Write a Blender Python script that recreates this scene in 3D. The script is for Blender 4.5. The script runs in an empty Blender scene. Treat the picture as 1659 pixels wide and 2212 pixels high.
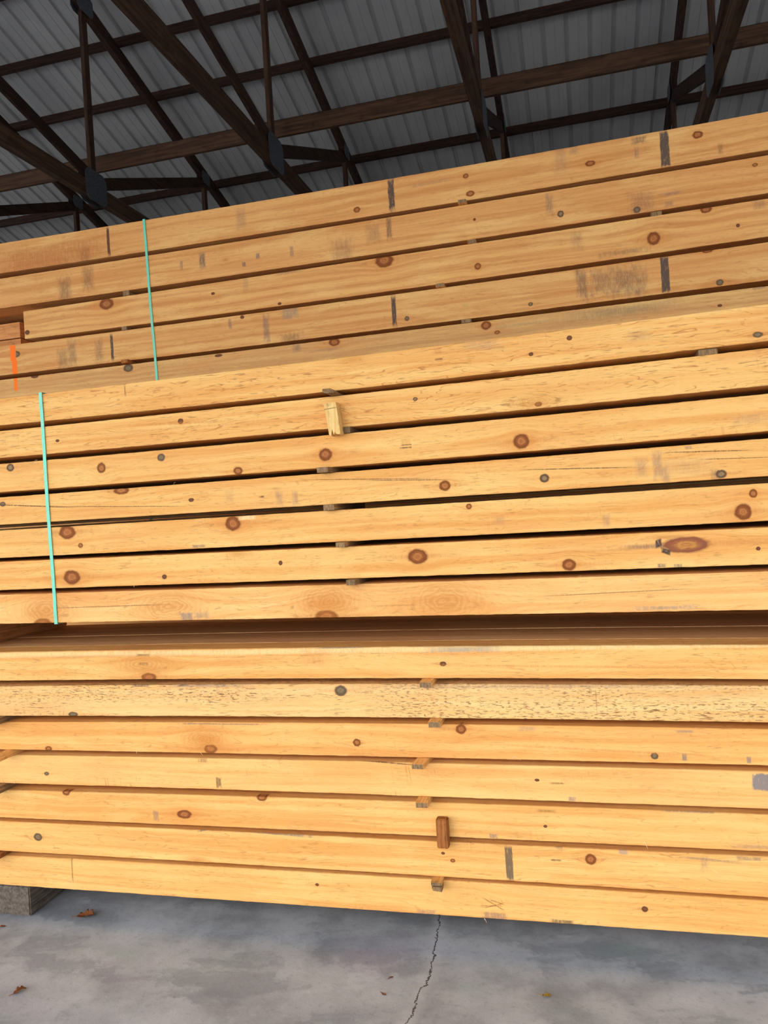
import bpy, bmesh, math, random
import numpy as np
from mathutils import Vector, Matrix, noise

scn = bpy.context.scene
COL = scn.collection
W, H, F = 1659, 2212, 1661.0
CAMZ = 1.835
YAW, PITCH, ROLL = 0.25319902, -0.00216071, -0.06194353

# ------------------------------------------------------------------ camera
cy, sy = math.cos(YAW), math.sin(YAW)
cp, sp = math.cos(PITCH), math.sin(PITCH)
FW = Vector((-sy * cp, cy * cp, sp))
R0 = Vector((cy, sy, 0.0))
U0 = R0.cross(FW)
RT = R0 * math.cos(ROLL) + U0 * math.sin(ROLL)
UP = -R0 * math.sin(ROLL) + U0 * math.cos(ROLL)
cam_d = bpy.data.cameras.new('camera')
cam = bpy.data.objects.new('camera', cam_d)
COL.objects.link(cam)
cam_d.sensor_fit = 'VERTICAL'
cam_d.sensor_height = 24.0
cam_d.lens = 24.0 * F / H
cam_d.clip_start = 0.05
m = Matrix.Identity(4)
for i in range(3):
    m[i][0] = RT[i]; m[i][1] = UP[i]; m[i][2] = -FW[i]
m[2][3] = CAMZ
cam.matrix_world = m
scn.camera = cam

# ------------------------------------------------------------------ light
EXPOSURE = 0.0
SKY = 3.05
world = bpy.data.worlds.new('overcast_sky')
scn.world = world
world.use_nodes = True
wt = world.node_tree
bgn = wt.nodes['Background']
tc = wt.nodes.new('ShaderNodeTexCoord')
dot = wt.nodes.new('ShaderNodeVectorMath'); dot.operation = 'DOT_PRODUCT'
dot.inputs[1].default_value = Vector((-0.62, -0.62, 0.48)).normalized()
wt.links.new(tc.outputs['Generated'], dot.inputs[0])
cr = wt.nodes.new('ShaderNodeValToRGB')
cr.color_ramp.elements[0].position = 0.0
cr.color_ramp.elements[0].color = (0.50, 0.54, 0.60, 1)
cr.color_ramp.elements[1].position = 1.0
cr.color_ramp.elements[1].color = (1.84, 1.86, 1.88, 1)
e = cr.color_ramp.elements.new(0.6); e.color = (0.84, 0.88, 0.95, 1)
wt.links.new(dot.outputs['Value'], cr.inputs[0])
wt.links.new(cr.outputs[0], bgn.inputs[0])
bgn.inputs[1].default_value = SKY
scn.view_settings.view_transform = 'Standard'
scn.view_settings.look = 'None'
scn.view_settings.gamma = 1.0
scn.view_settings.use_curve_mapping = False
scn.view_settings.exposure = EXPOSURE


# ------------------------------------------------------------------ helpers
def ray(x, y):
    return RT * ((x - W / 2) / F) - UP * ((y - H / 2) / F) + FW


def on_face(x, y, D):
    """point of the upright plane Y = D"""
    d = ray(x, y)
    return D * d.x / d.y, CAMZ + D * d.z / d.y


def on_floor(x, y, z=0.0):
    d = ray(x, y)
    t = (z - CAMZ) / d.z
    return d.x * t, d.y * t


def srgb(r, g, b):
    def f(c):
        c /= 255.0
        return c / 12.92 if c <= 0.04045 else ((c + 0.055) / 1.055) ** 2.4
    return (f(r), f(g), f(b), 1.0)


def link(name, me, mat, parent=None, loc=(0, 0, 0)):
    o = bpy.data.objects.new(name, me)
    COL.objects.link(o)
    if mat is not None:
        me.materials.append(mat)
    o.location = loc
    if parent is not None:
        o.parent = parent
    return o


def tag(o, label=None, cat=None, group=None, kind=None):
    if label: o['label'] = label
    if cat: o['category'] = cat
    if group: o['group'] = group
    if kind: o['kind'] = kind
    return o


def empty(name, loc):
    o = bpy.data.objects.new(name, None)
    COL.objects.link(o)
    o.location = loc
    o.empty_display_size = 0.1
    return o


def mesh_from(verts, faces, smooth=False):
    me = bpy.data.meshes.new('mesh')
    me.from_pydata([tuple(v) for v in verts], [], faces)
    bm = bmesh.new(); bm.from_mesh(me)
    bmesh.ops.recalc_face_normals(bm, faces=bm.faces)
    bm.to_mesh(me); bm.free()
    if smooth:
        for p in me.polygons: p.use_smooth = True
    return me


def box_bm(bm, x0, x1, y0, y1, z0, z1, bevel=0.0, mat=None):
    r = bmesh.ops.create_cube(bm, size=1.0)
    vs = r['verts']
    for v in vs:
        v.co = Vector((x0 + (v.co.x + .5) * (x1 - x0), y0 + (v.co.y + .5) * (y1 - y0), z0 + (v.co.z + .5) * (z1 - z0)))
        if mat is not None: v.co = mat @ v.co
    if bevel > 0:
        es = list({e for v in vs for e in v.link_edges})
        bmesh.ops.bevel(bm, geom=es, offset=bevel, segments=2, affect='EDGES')


def bm_mesh(bm):
    me = bpy.data.meshes.new('mesh')
    bmesh.ops.recalc_face_normals(bm, faces=bm.faces)
    bm.to_mesh(me); bm.free()
    return me


def bar_mesh(a, b, wx, wz, bevel=0.004, spin=0.0):
    """a square-sawn member from a to b: wx across X, wz deep"""
    a, b = Vector(a), Vector(b)
    L = (b - a).length
    d = (b - a).normalized()
    side = Vector((1, 0, 0)) if abs(d.x) < .9 else Vector((0, 1, 0))
    up = side.cross(d).normalized()
    side = d.cross(up).normalized()
    M = Matrix((( d.x, side.x, up.x, a.x), (d.y, side.y, up.y, a.y), (d.z, side.z, up.z, a.z), (0, 0, 0, 1)))
    bm = bmesh.new()
    box_bm(bm, 0, L, -wx / 2, wx / 2, -wz / 2, wz / 2, bevel, M)
    return bm_mesh(bm)


# ------------------------------------------------------------------ node expressions
class X:
    """a scalar socket or number in a node tree, with arithmetic"""
    def __init__(s, T, v): s.T, s.v = T, v
    def m(s, op, *o, clamp=False):
        n = s.T.nodes.new('ShaderNodeMath'); n.operation = op; n.use_clamp = clamp
        for i, a in enumerate((s,) + o):
            a = a.v if isinstance(a, X) else a
            if isinstance(a, (int, float)): n.inputs[i].default_value = a
            else: s.T.links.new(a, n.inputs[i])
        return X(s.T, n.outputs[0])
    def __add__(s, o): return s.m('ADD', o)
    def __radd__(s, o): return s.m('ADD', o)
    def __sub__(s, o): return s.m('SUBTRACT', o)
    def __rsub__(s, o): return X(s.T, o).m('SUBTRACT', s)
    def __mul__(s, o): return s.m('MULTIPLY', o)
    def __rmul__(s, o): return s.m('MULTIPLY', o)
    def __truediv__(s, o): return s.m('DIVIDE', o)
    def clamp(s): return s.m('ADD', 0.0, clamp=True)


def step(T, x, a, b):
    """smooth 0..1 as x goes a..b (a may exceed b)"""
    n = T.nodes.new('ShaderNodeMapRange'); n.interpolation_type = 'SMOOTHSTEP'
    lo, hi, f0, f1 = (a, b, 0., 1.) if a < b else (b, a, 1., 0.)
    T.links.new(x.v, n.inputs[0])
    for i, q in enumerate((lo, hi, f0, f1)): n.inputs[1 + i].default_value = q
    return X(T, n.outputs[0])


def vec(T, x, y, z):
    n = T.nodes.new('ShaderNodeCombineXYZ')
    for i, a in enumerate((x, y, z)):
        if isinstance(a, X): T.links.new(a.v, n.inputs[i])
        else: n.inputs[i].default_value = a
    return n.outputs[0]


def noi(T, v, scale=1.0, detail=2.0, rough=.5, w=None):
    n = T.nodes.new('ShaderNodeTexNoise')
    n.inputs['Scale'].default_value = scale
    n.inputs['Detail'].default_value = detail
    n.inputs['Roughness'].default_value = rough
    T.links.new(v, n.inputs['Vector'])
    return X(T, n.outputs['Fac'])


def mixc(T, f, a, b, mode='MIX'):
    n = T.nodes.new('ShaderNodeMix'); n.data_type = 'RGBA'; n.blend_type = mode
    if isinstance(f, X): T.links.new(f.v, n.inputs[0])
    else: n.inputs[0].default_value = f
    for s, i in ((a, 6), (b, 7)):
        if isinstance(s, tuple): n.inputs[i].default_value = s
        else: T.links.new(s, n.inputs[i])
    return n.outputs[2]


def new_mat(name):
    mt = bpy.data.materials.new(name); mt.use_nodes = True
    T = mt.node_tree
    return mt, T, T.nodes['Principled BSDF']


def coords(T, kind='Object'):
    t = T.nodes.new('ShaderNodeTexCoord')
    s = T.nodes.new('ShaderNodeSeparateXYZ')
    T.links.new(t.outputs[kind], s.inputs[0])
    return X(T, s.outputs[0]), X(T, s.outputs[1]), X(T, s.outputs[2])


def gin(g, name, typ='NodeSocketFloat'):
    g.interface.new_socket(name, in_out='INPUT', socket_type=typ)


def make_groups():
    # knot: warps the grain coordinate and paints the disc
    g = bpy.data.node_groups.new('knot_warp', 'ShaderNodeTree')
    for n in ('x', 'z', 'v', 'cx', 'cz', 'rx', 'rz', 'amp'): gin(g, n)
    g.interface.new_socket('v', in_out='OUTPUT', socket_type='NodeSocketFloat')
    gi = g.nodes.new('NodeGroupInput'); go = g.nodes.new('NodeGroupOutput')
    I = {n: X(g, gi.outputs[i]) for i, n in enumerate(('x', 'z', 'v', 'cx', 'cz', 'rx', 'rz', 'amp'))}
    dx = (I['x'] - I['cx']) / (I['rx'] * 2.6)
    dz = (I['z'] - I['cz']) / I['rz']
    fx = (dx * dx * -1.0).m('EXPONENT')
    dd = dz / ((dz * dz) + 0.15).m('SQRT')
    fz = (dz * dz * -0.11).m('EXPONENT')
    out = I['v'] - I['rz'] * I['amp'] * dd * fx * fz
    g.links.new(out.v, go.inputs[0])

    g2 = bpy.data.node_groups.new('knot_paint', 'ShaderNodeTree')
    names = ('x', 'z', 'y', 'cx', 'cz', 'rx', 'rz', 'halo', 'hup')
    for n in names: gin(g2, n)
    for n in ('base', 'rim', 'heart', 'glow'): gin(g2, n, 'NodeSocketColor')
    gin(g2, 'disc')
    g2.interface.new_socket('color', in_out='OUTPUT', socket_type='NodeSocketColor')
    gi = g2.nodes.new('NodeGroupInput'); go = g2.nodes.new('NodeGroupOutput')
    I = {n: X(g2, gi.outputs[i]) for i, n in enumerate(names)}
    base, rim, heart, glow = [gi.outputs[9 + i] for i in range(4)]
    disc = X(g2, gi.outputs[13])
    dx = (I['x'] - I['cx']) / I['rx']; dz = (I['z'] - I['cz']) / I['rz']
    n1 = noi(g2, vec(g2, dx + I['cx'] * 7.0, dz, I['cz']), 1.6, 3.0)
    r = ((dx * dx) + (dz * dz)).m('SQRT') + (n1 - 0.5) * 0.42
    # halo
    dzh = (dz - I['hup']); dxh = dx
    rh = ((dxh * dxh * 0.55) + (dzh * dzh)).m('SQRT') + (n1 - .5) * .7
    rings = (rh * 26.0 + noi(g2, vec(g2, dx * 2.4, dz * 2.4, 3.0), 1.6, 4.0, .7) * 5.0).m('SINE') * 0.5 + 0.5
    h = (rh * rh * -0.42).m('EXPONENT') * I['halo'] * (rings * 0.34 + 0.44)
    c = mixc(g2, h.clamp(), base, glow)
    # disc with rim, ringed heart, thin dark outline
    fine = noi(g2, vec(g2, dx * 3, dz * 3, I['cx']), 2.2, 4.0, .65)
    rr = ((r * 16.0) + fine * 4.0).m('SINE') * 0.5 + 0.5
    f = step(g2, r + (fine - .5) * .5, 0.78, 0.30) * (rr * 0.45 + 0.55)
    k = mixc(g2, f.clamp(), rim, heart)
    k = mixc(g2, (step(g2, fine, 0.56, 0.70) * 0.55).clamp(), k, rim)
    mask = step(g2, r, 1.06, 0.90) * disc * step(g2, I['y'], 0.05, 0.02)
    outl = step(g2, r, 0.84, 0.98) * step(g2, r, 1.20, 1.02) * disc * 0.4 * step(g2, I['y'], 0.05, 0.02)
    c = mixc(g2, mask.clamp(), c, k)
    c = mixc(g2, outl.clamp(), c, srgb(120, 66, 34))
    g2.links.new(c, go.inputs[0])

    # stain: a brushed patch with its own outline
    g3 = bpy.data.node_groups.new('stain', 'ShaderNodeTree')
    names = ('x', 'z', 'y', 'cx', 'cz', 'hx', 'hz', 'slope', 'soft', 'amount', 'rough')
    for n in names: gin(g3, n)
    gin(g3, 'base', 'NodeSocketColor'); gin(g3, 'tint', 'NodeSocketColor')
    g3.interface.new_socket('color', in_out='OUTPUT', socket_type='NodeSocketColor')
    gi = g3.nodes.new('NodeGroupInput'); go = g3.nodes.new('NodeGroupOutput')
    I = {n: X(g3, gi.outputs[i]) for i, n in enumerate(names)}
    ax = I['x'] - I['cx']; az = I['z'] - I['cz'] - ax * I['slope']
    n1 = noi(g3, vec(g3, I['x'] * 60.0, I['z'] * 22.0, I['cx'] * 9.0), 1.0, 4.0, .65) - 0.5
    a = (ax / I['hx']).m('ABSOLUTE') + n1 * I['rough']
    b = (az / I['hz']).m('ABSOLUTE') + n1 * I['rough']
    mx = a.m('MAXIMUM', b)
    n = g3.nodes.new('ShaderNodeMapRange'); n.interpolation_type = 'SMOOTHSTEP'
    g3.links.new(mx.v, n.inputs[0])
    g3.links.new((1.0 + I['soft'] * 0.5).v, n.inputs[1]); g3.links.new((1.0 - I['soft']).v, n.inputs[2])
    n.inputs[3].default_value = 0.0; n.inputs[4].default_value = 1.0
    n2 = noi(g3, vec(g3, I['x'] * 140.0, I['z'] * 30.0, I['cz'] * 9.0), 1.0, 3.0, .7)
    msk = X(g3, n.outputs[0]) * I['amount'] * (step(g3, n2, 0.30, 0.58) * 0.6 + 0.4) * step(g3, I['y'], 0.012, 0.004)
    c = mixc(g3, msk.clamp(), gi.outputs[11], gi.outputs[12])
    g3.links.new(c, go.inputs[0])
    return g, g2, g3


G_WARP, G_KNOT, G_STAIN = make_groups()


def use_group(T, g, **kw):
    n = T.nodes.new('ShaderNodeGroup'); n.node_tree = g
    for k, v in kw.items():
        s = n.inputs[k]
        if isinstance(v, X): T.links.new(v.v, s)
        elif isinstance(v, (int, float, tuple)): s.default_value = v
        else: T.links.new(v, s)
    return n.outputs[0]


KIND = {  # rim, heart, glow, halo, disc
    'r': ((128, 70, 24), (186, 118, 62), (214, 138, 62), .55, 1.),
    'R': ((128, 68, 24), (182, 112, 58), (208, 128, 54), .80, 1.),
    'g': ((92, 72, 50), (160, 126, 84), (222, 158, 88), .35, 1.),
    'G': ((98, 80, 56), (134, 112, 78), (216, 150, 80), .45, 1.),
    's': ((96, 58, 34), (120, 74, 42), (226, 158, 88), .35, 1.),
    'f': ((190, 120, 60), (200, 130, 66), (194, 122, 50), .85, 0.),
    'h': ((190, 120, 60), (200, 130, 66), (208, 136, 66), .40, 0.),
    'E': ((140, 80, 52), (196, 132, 62), (226, 150, 78), .5, 1.),
}


def wood_mat(name, seed, D, zc, knots=(), stains=(), light=(236, 184, 108), dark=(224, 158, 82), fleck=0.35,
             blotch=0.35, saw=0.25, cont=0.4, sat=1.0, span=None):
    """sawn pine: knots (px, py, rx, ry, kind[, hup]) and stains (px, py, hx, hy, lean, amount, colour) in photo measurements,
    turned into places on the board's own face"""
    mt, T, P = new_mat(name)
    x, y, z = coords(T)
    v = z
    K = []
    for k in knots:
        px, py, rx, ry, kd = k[:5]
        cx, cz = on_face(px, py, D)
        x1, _ = on_face(px + rx, py, D); x0, _ = on_face(px - rx, py, D)
        _, z1 = on_face(px, py - ry, D); _, z0 = on_face(px, py + ry, D)
        if span and (cx + 6.5 * (x1 - x0) / 2 < span[0] or cx - 6.5 * (x1 - x0) / 2 > span[1]): continue
        K.append((cx, cz - zc, max((x1 - x0) / 2, .003), max((z1 - z0) / 2, .003), kd, k[5] if len(k) > 5 else 0.0))
    for (cx, cz, rx, rz, kd, hup) in K:
        if rx < .0075: continue
        v = X(T, use_group(T, G_WARP, x=x, z=z, v=v, cx=cx, cz=cz, rx=rx, rz=rz, amp=0.8))
    sd = seed * 3.71
    lowx = x * 1.3
    wob = noi(T, vec(T, lowx + sd, v * 5.0, y * 5.0 + sd), 1.0, 3.0, .55)
    v2 = v + (wob - 0.5) * 0.05
    # broad growth bands along the board
    band = noi(T, vec(T, x * 0.55 + sd, v2 * 30.0, y * 30.0), 1.0, 4.0, .6)
    # contour figure where the saw runs tangentially
    cn = noi(T, vec(T, x * 1.1 + sd, v * 6.5, y * 6.5 + sd), 1.0, 4.0, .55)
    ph = (cn * 18.0 + v2 * 60.0)
    tri = (ph.m('FRACT') - 0.5).m('ABSOLUTE') * 2.0
    wisp = noi(T, vec(T, x * 4.0 + sd, v * 40.0, y * 40.0), 1.0, 3.0, .6)
    contour = step(T, tri, 0.80, 0.98) * step(T, wisp, 0.42, 0.60)
    # short dark hairs
    hair = noi(T, vec(T, x * 15.0 + sd, v2 * 190.0, y * 190.0), 1.0, 2.0, .6)
    patch = noi(T, vec(T, x * 3.0 + sd + 9, v * 9.0, y * 9.0), 1.0, 3.0, .6)
    blot = noi(T, vec(T, x * 2.0 - sd, z * 8.0, y * 8.0), 1.0, 4.0, .6)
    fuzz = noi(T, vec(T, x * 42.0 + sd, v * 210.0, y * 210.0), 1.0, 3.0, .7)
    sawn = noi(T, vec(T, (x + z * 0.12) * 130.0, z * 5.0, y * 3.0 + sd), 1.0, 2.0, .6)
    c = mixc(T, step(T, band, 0.36, 0.66), srgb(*light), srgb(*dark))
    c = mixc(T, (step(T, blot, 0.48, 0.72) * blotch).clamp(), c, srgb(220, 148, 84))
    c = mixc(T, (step(T, blot, 0.50, 0.30) * blotch).clamp(), c, srgb(244, 204, 128))
    c = mixc(T, (contour * cont).clamp(), c, srgb(178, 108, 52))
    c = mixc(T, (step(T, hair, 0.58, 0.68) * step(T, patch, 0.34, 0.60) * min(fleck * 1.25, 1.0)).clamp(), c, srgb(118, 78, 42))
    if fleck > 1:
        hr2 = noi(T, vec(T, x * 44.0 + sd, v2 * 170.0, y * 170.0 + 7), 1.0, 2.0, .6)
        pt2 = noi(T, vec(T, x * 1.6 + sd, v * 11.0, y * 9.0 + 3), 1.0, 2.0, .6)
        c = mixc(T, (step(T, hr2, 0.545, 0.63) * step(T, pt2, 0.36, 0.60) * .8).clamp(), c, srgb(124, 94, 60))
    c = mixc(T, (step(T, fuzz, 0.58, 0.76) * 0.60).clamp(), c, srgb(186, 120, 62))
    c = mixc(T, (step(T, fuzz, 0.38, 0.24) * 0.30).clamp(), c, srgb(255, 218, 150))
    c = mixc(T, (step(T, sawn, 0.58, 0.72) * step(T, patch, 0.52, 0.66) * saw).clamp(), c, srgb(176, 112, 64))
    for (cx, cz, rx, rz, kd, hup) in K:
        rim, heart, glow, halo, disc = KIND[kd]
        if disc and rx > .007:   # resin streak along the grain on both sides
            c = use_group(T, G_STAIN, x=x, z=z, y=y, cx=cx, cz=cz, hx=rx * 5, hz=rz * .35, slope=0.0, soft=.95, amount=.40, rough=.6,
                          base=c, tint=srgb(184, 108, 54))
        c = use_group(T, G_KNOT, x=x, z=z, y=y, cx=cx, cz=cz, rx=rx, rz=rz, halo=halo, hup=hup, base=c,
                      rim=srgb(*rim), heart=srgb(*heart), glow=srgb(*glow), disc=disc)
    for s in stains:
        px, py, hx, hy, lean, amt, col = s[:7]
        soft = s[7] if len(s) > 7 else .35
        rough = s[8] if len(s) > 8 else .9
        cx, cz = on_face(px, py, D)
        x1, _ = on_face(px + hx, py, D); x0, _ = on_face(px - hx, py, D)
        _, z1 = on_face(px, py - hy, D); _, z0 = on_face(px, py + hy, D)
        rr_ = (1 + rough * .5) * (x1 - x0) / 2 + .004
        if span and (cx + rr_ < span[0] or cx - rr_ > span[1]): continue
        c = use_group(T, G_STAIN, x=x, z=z, y=y, cx=cx, cz=cz - zc, hx=(x1 - x0) / 2, hz=(z1 - z0) / 2, slope=lean, soft=soft,
                      amount=amt, rough=rough, base=c, tint=srgb(*col))
    hs = T.nodes.new('ShaderNodeHueSaturation'); hs.inputs['Saturation'].default_value = sat
    T.links.new(c, hs.inputs['Color'])
    T.links.new(hs.outputs[0], P.inputs['Base Color'])
    P.inputs['Roughness'].default_value = 0.75
    P.inputs['Specular IOR Level'].default_value = 0.25
    bp = T.nodes.new('ShaderNodeBump')
    bp.inputs['Strength'].default_value = 0.35; bp.inputs['Distance'].default_value = 0.0016
    hgt = fuzz * 0.8 + sawn * 0.5 + band * 0.4 - contour * 0.3
    T.links.new(hgt.v, bp.inputs['Height'])
    T.links.new(bp.outputs[0], P.inputs['Normal'])
    return mt


def plain_wood(name, a, b, scale=1.0, along='x', rough=.8, bump=.3):
    mt, T, P = new_mat(name)
    x, y, z = coords(T)
    u, p, q = {'x': (x, y, z), 'y': (y, x, z), 'z': (z, x, y)}[along]
    oi = T.nodes.new('ShaderNodeObjectInfo')
    rnd = X(T, oi.outputs['Random'])
    n1 = noi(T, vec(T, u * 3.0 * scale + rnd * 50, p * 60.0 * scale, q * 60.0 * scale), 1.0, 4.0, .6)
    n2 = noi(T, vec(T, u * 12.0 * scale + rnd * 50, p * 20.0 * scale, q * 20.0 * scale), 1.0, 4.0, .65)
    c = mixc(T, step(T, n1, .35, .65), srgb(*a), srgb(*b))
    c = mixc(T, (step(T, n2, .5, .75) * .55).clamp(), c, srgb(*[int(k * .6) for k in b]))
    hs = T.nodes.new('ShaderNodeHueSaturation')
    T.links.new((rnd * 0.35 + 0.82).v, hs.inputs['Value'])
    T.links.new(c, hs.inputs['Color'])
    T.links.new(hs.outputs[0], P.inputs['Base Color'])
    P.inputs['Roughness'].default_value = rough
    P.inputs['Specular IOR Level'].default_value = .2
    bp = T.nodes.new('ShaderNodeBump'); bp.inputs['Strength'].default_value = bump; bp.inputs['Distance'].default_value = .002
    T.links.new((n1 + n2).v, bp.inputs['Height']); T.links.new(bp.outputs[0], P.inputs['Normal'])
    return mt


# ------------------------------------------------------------------ measured board edges
# (left, middle, right) of the picture: where each board's top and bottom edge runs
ROWS = {
    'tall': [((525.8, 388, 240.6), (590.5, 462, 323.6)), ((601.8, 470.5, 334.6), (666, 545.7, 416.9)),
             ((680, 555, 428.6), (739, 630.3, 510.9)), ((748, 638.6, 522.7), (811.5, 711.5, 605)),
             ((821, 719.7, 617.4), (884, 791, 698))],
    'upper': [((861, 760.8, 656.5), (919, 832.5, 736.4)), ((931, 844, 751.7), (989.3, 914.6, 832.3)),
              ((1002.3, 928.7, 850.4), (1063.4, 1000, 931.5)), ((1074.4, 1012.4, 946.8), (1133.9, 1082.2, 1028.3)),
              ((1146, 1095.6, 1043.2), (1205.6, 1165.6, 1125.4)), ((1213.8, 1177.4, 1138.8), (1275, 1247.2, 1219.4)),
              ((1284.8, 1259.7, 1234), (1347.8, 1332, 1317.4))],
    'lower': [((1409, 1397.6, 1392.7), (1471, 1465.4, 1467.9)), ((1482.7, 1477.6, 1482), (1546.5, 1550.3, 1561.2)),
              ((1560, 1563, 1575.3), (1619, 1635, 1654)), ((1630.5, 1646.3, 1667), (1691.6, 1717.7, 1748)),
              ((1706.5, 1730, 1760), (1766, 1801.8, 1840.2)), ((1773.7, 1812.6, 1851.5), (1838, 1886.4, 1939.2)),
              ((1847.5, 1894, 1946.7), (1910.7, 1968.6, 2026))]}
DEPTH = {'tall': 4.65, 'upper': 3.10, 'lower': 3.10}


def edge_fn(ys, D):
    pts = [on_face(x, y, D) for x, y in zip((0, 830, 1659), ys)]
    X3 = [p[0] for p in pts]; Z3 = [p[1] for p in pts]
    co = np.polyfit(X3, Z3, 2)
    lo, hi = X3[0] - .3, X3[2] + .3
    def f(x):
        xc = min(max(x, lo), hi)
        return float(np.polyval(co, xc))
    return f


EDGES = {k: [(edge_fn(t, DEPTH[k]), edge_fn(b, DEPTH[k])) for t, b in L] for k, L in ROWS.items()}


def beam_mesh(x0, x1, zt, zb, depth, zc, seed, r=0.004, rt=None, step_x=.02, amp=.0011, ycurve=0.0):
    """sawn timber with softly worn arrises; local origin on its front face"""
    rt = rt or r
    n = max(2, int((x1 - x0) / step_x))
    verts, faces = [], []
    def corner(cyy, czz, rad, a0):
        return [(cyy + rad * math.cos(a), czz + rad * math.sin(a)) for a in (a0, a0 + math.pi / 4, a0 + math.pi / 2)]
    for i in range(n + 1):
        X_ = x0 + (x1 - x0) * i / n
        t = zt(X_) - zc; b = zb(X_) - zc
        q = lambda k, s: noise.noise(Vector((X_ * s + seed * 7.3, k * 3.1, seed)))
        t += amp * q(1, 14) + amp * .8 * q(2, 55)
        b += amp * q(3, 14) + amp * .8 * q(4, 55)
        y0 = amp * 1.2 * q(5, 2.0)
        y1 = depth
        pr = []
        pr += corner(y0 + rt, t - rt, rt, math.pi / 2)              # front top (goes up -> front)
        pr += corner(y0 + r, b + r, r, math.pi)                      # front bottom
        pr += corner(y1 - r, b + r, r, -math.pi / 2)                 # back bottom
        pr += corner(y1 - r, t - r, r, 0)                            # back top
        verts += [(X_, p[0], p[1]) for p in pr]
    m_ = 12
    for i in range(n):
        for j in range(m_):
            a = i * m_ + j; b_ = i * m_ + (j + 1) % m_
            faces.append((a, b_, b_ + m_, a + m_))
    faces.append(tuple(range(m_)))
    faces.append(tuple(n * m_ + j for j in range(m_)))
    return mesh_from(verts, faces)


# ------------------------------------------------------------------ setting: floor
fm, T, P = new_mat('worn_concrete')
x, y, z = coords(T)
pv = lambda sx, sy=None, o=0.0: vec(T, x * sx + o, y * (sy or sx), o)
big = noi(T, pv(.9, o=3.), 1, 4, .6)
mid = noi(T, pv(4.0, o=7.), 1, 5, .65)
swirl = noi(T, vec(T, x * 2.2 + mid * 1.6, y * 5.0 + mid * 1.2, 1.0), 1, 4, .6)
grit = noi(T, pv(160., o=1.), 1, 3, .7)
fineg = noi(T, pv(38., o=5.), 1, 4, .7)
c = mixc(T, step(T, mid, .32, .68), srgb(168, 172, 178), srgb(130, 134, 140))
c = mixc(T, (step(T, big, .45, .68) * .55).clamp(), c, srgb(190, 196, 204))
c = mixc(T, (step(T, swirl, .50, .64) * .6).clamp(), c, srgb(122, 128, 136))
grn = noi(T, pv(1.7, 3.0, 12.), 1, 4, .65)
c = mixc(T, (step(T, grn, .55, .72) * .40).clamp(), c, srgb(128, 154, 148))
ppl = noi(T, pv(1.5, 2.4, 31.), 1, 3, .6)
c = mixc(T, (step(T, ppl, .56, .72) * .35).clamp(), c, srgb(152, 140, 156))
c = mixc(T, (step(T, fineg, .52, .72) * .28).clamp(), c, srgb(98, 98, 100))
c = mixc(T, (step(T, grit, .70, .78) * .5).clamp(), c, srgb(205, 205, 200))
c = mixc(T, (step(T, grit, .30, .24) * .4).clamp(), c, srgb(70, 68, 66))
# the crack
a0 = on_floor(950, 1990); a1 = on_floor(936, 2085); a2 = on_floor(878, 2212)
def seg_dist(p, q):
    dxx, dyy = q[0] - p[0], q[1] - p[1]
    L = math.hypot(dxx, dyy); ux, uy = dxx / L, dyy / L
    wig = (noi(T, pv(9., o=2.), 1, 5, .7) - .5) * .085 + (noi(T, pv(60., o=2.), 1, 3, .7) - .5) * .012
    rx_, ry_ = x - p[0], y - p[1]
    al = rx_ * ux + ry_ * uy
    pe = rx_ * (-uy) + ry_ * ux + wig
    return pe.m('ABSOLUTE'), al, L
d1, al1, L1 = seg_dist(a0, a1)
d2, al2, L2 = seg_dist(a1, (a1[0] + (a2[0] - a1[0]) * 2.5, a1[1] + (a2[1] - a1[1]) * 2.5))
m1 = (al1.m('GREATER_THAN', -.25)) * (al1.m('LESS_THAN', L1))
m2 = (al2.m('GREATER_THAN', 0.0))
crk = (step(T, d1, .0042, .0012) * m1).m('MAXIMUM', step(T, d2, .0042, .0012) * m2)
near = (step(T, d1, .05, .004) * m1).m('MAXIMUM', step(T, d2, .05, .004) * m2)
c = mixc(T, (near * fineg * .7).clamp(), c, srgb(188, 190, 194))
c = mixc(T, (crk * .92).clamp(), c, srgb(58, 52, 48))
T.links.new(c, P.inputs['Base Color'])
P.inputs['Roughness'].default_value = .62
P.inputs['Specular IOR Level'].default_value = .35
bp = T.nodes.new('ShaderNodeBump'); bp.inputs['Strength'].default_value = .4; bp.inputs['Distance'].default_value = .002
T.links.new((fineg + grit * .5 - crk * 3.0).v, bp.inputs['Height']); T.links.new(bp.outputs[0], P.inputs['Normal'])
bm = bmesh.new(); box_bm(bm, -22, 18, -14, 17.2, -.15, 0)
tag(link('floor', bm_mesh(bm), fm), kind='structure')

# ------------------------------------------------------------------ setting: metal roof
ROOF_K = -0.29
def roof_z(Y, off=0.0):
    return CAMZ + (1.09 + off) * 8.56 + ROOF_K * Y

RIDGE = 5.2
EAVE = -2.5
BLOCKER_Z = 4.85
metal, T, P = new_mat('roof_sheet_metal')
x, y, z = coords(T)
n1 = noi(T, vec(T, x * .8, y * .5, 0.), 1, 3, .6)
n2 = noi(T, vec(T, x * 30., y * 1.2, 0.), 1, 4, .65)
c = mixc(T, step(T, n1, .3, .7), srgb(186, 183, 178), srgb(166, 163, 160))
c = mixc(T, (step(T, n2, .5, .75) * .35).clamp(), c, srgb(150, 146, 146))
T.links.new(c, P.inputs['Base Color'])
P.inputs['Roughness'].default_value = .5
P.inputs['Metallic'].default_value = .0
P.inputs['Specular IOR Level'].default_value = .3


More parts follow.
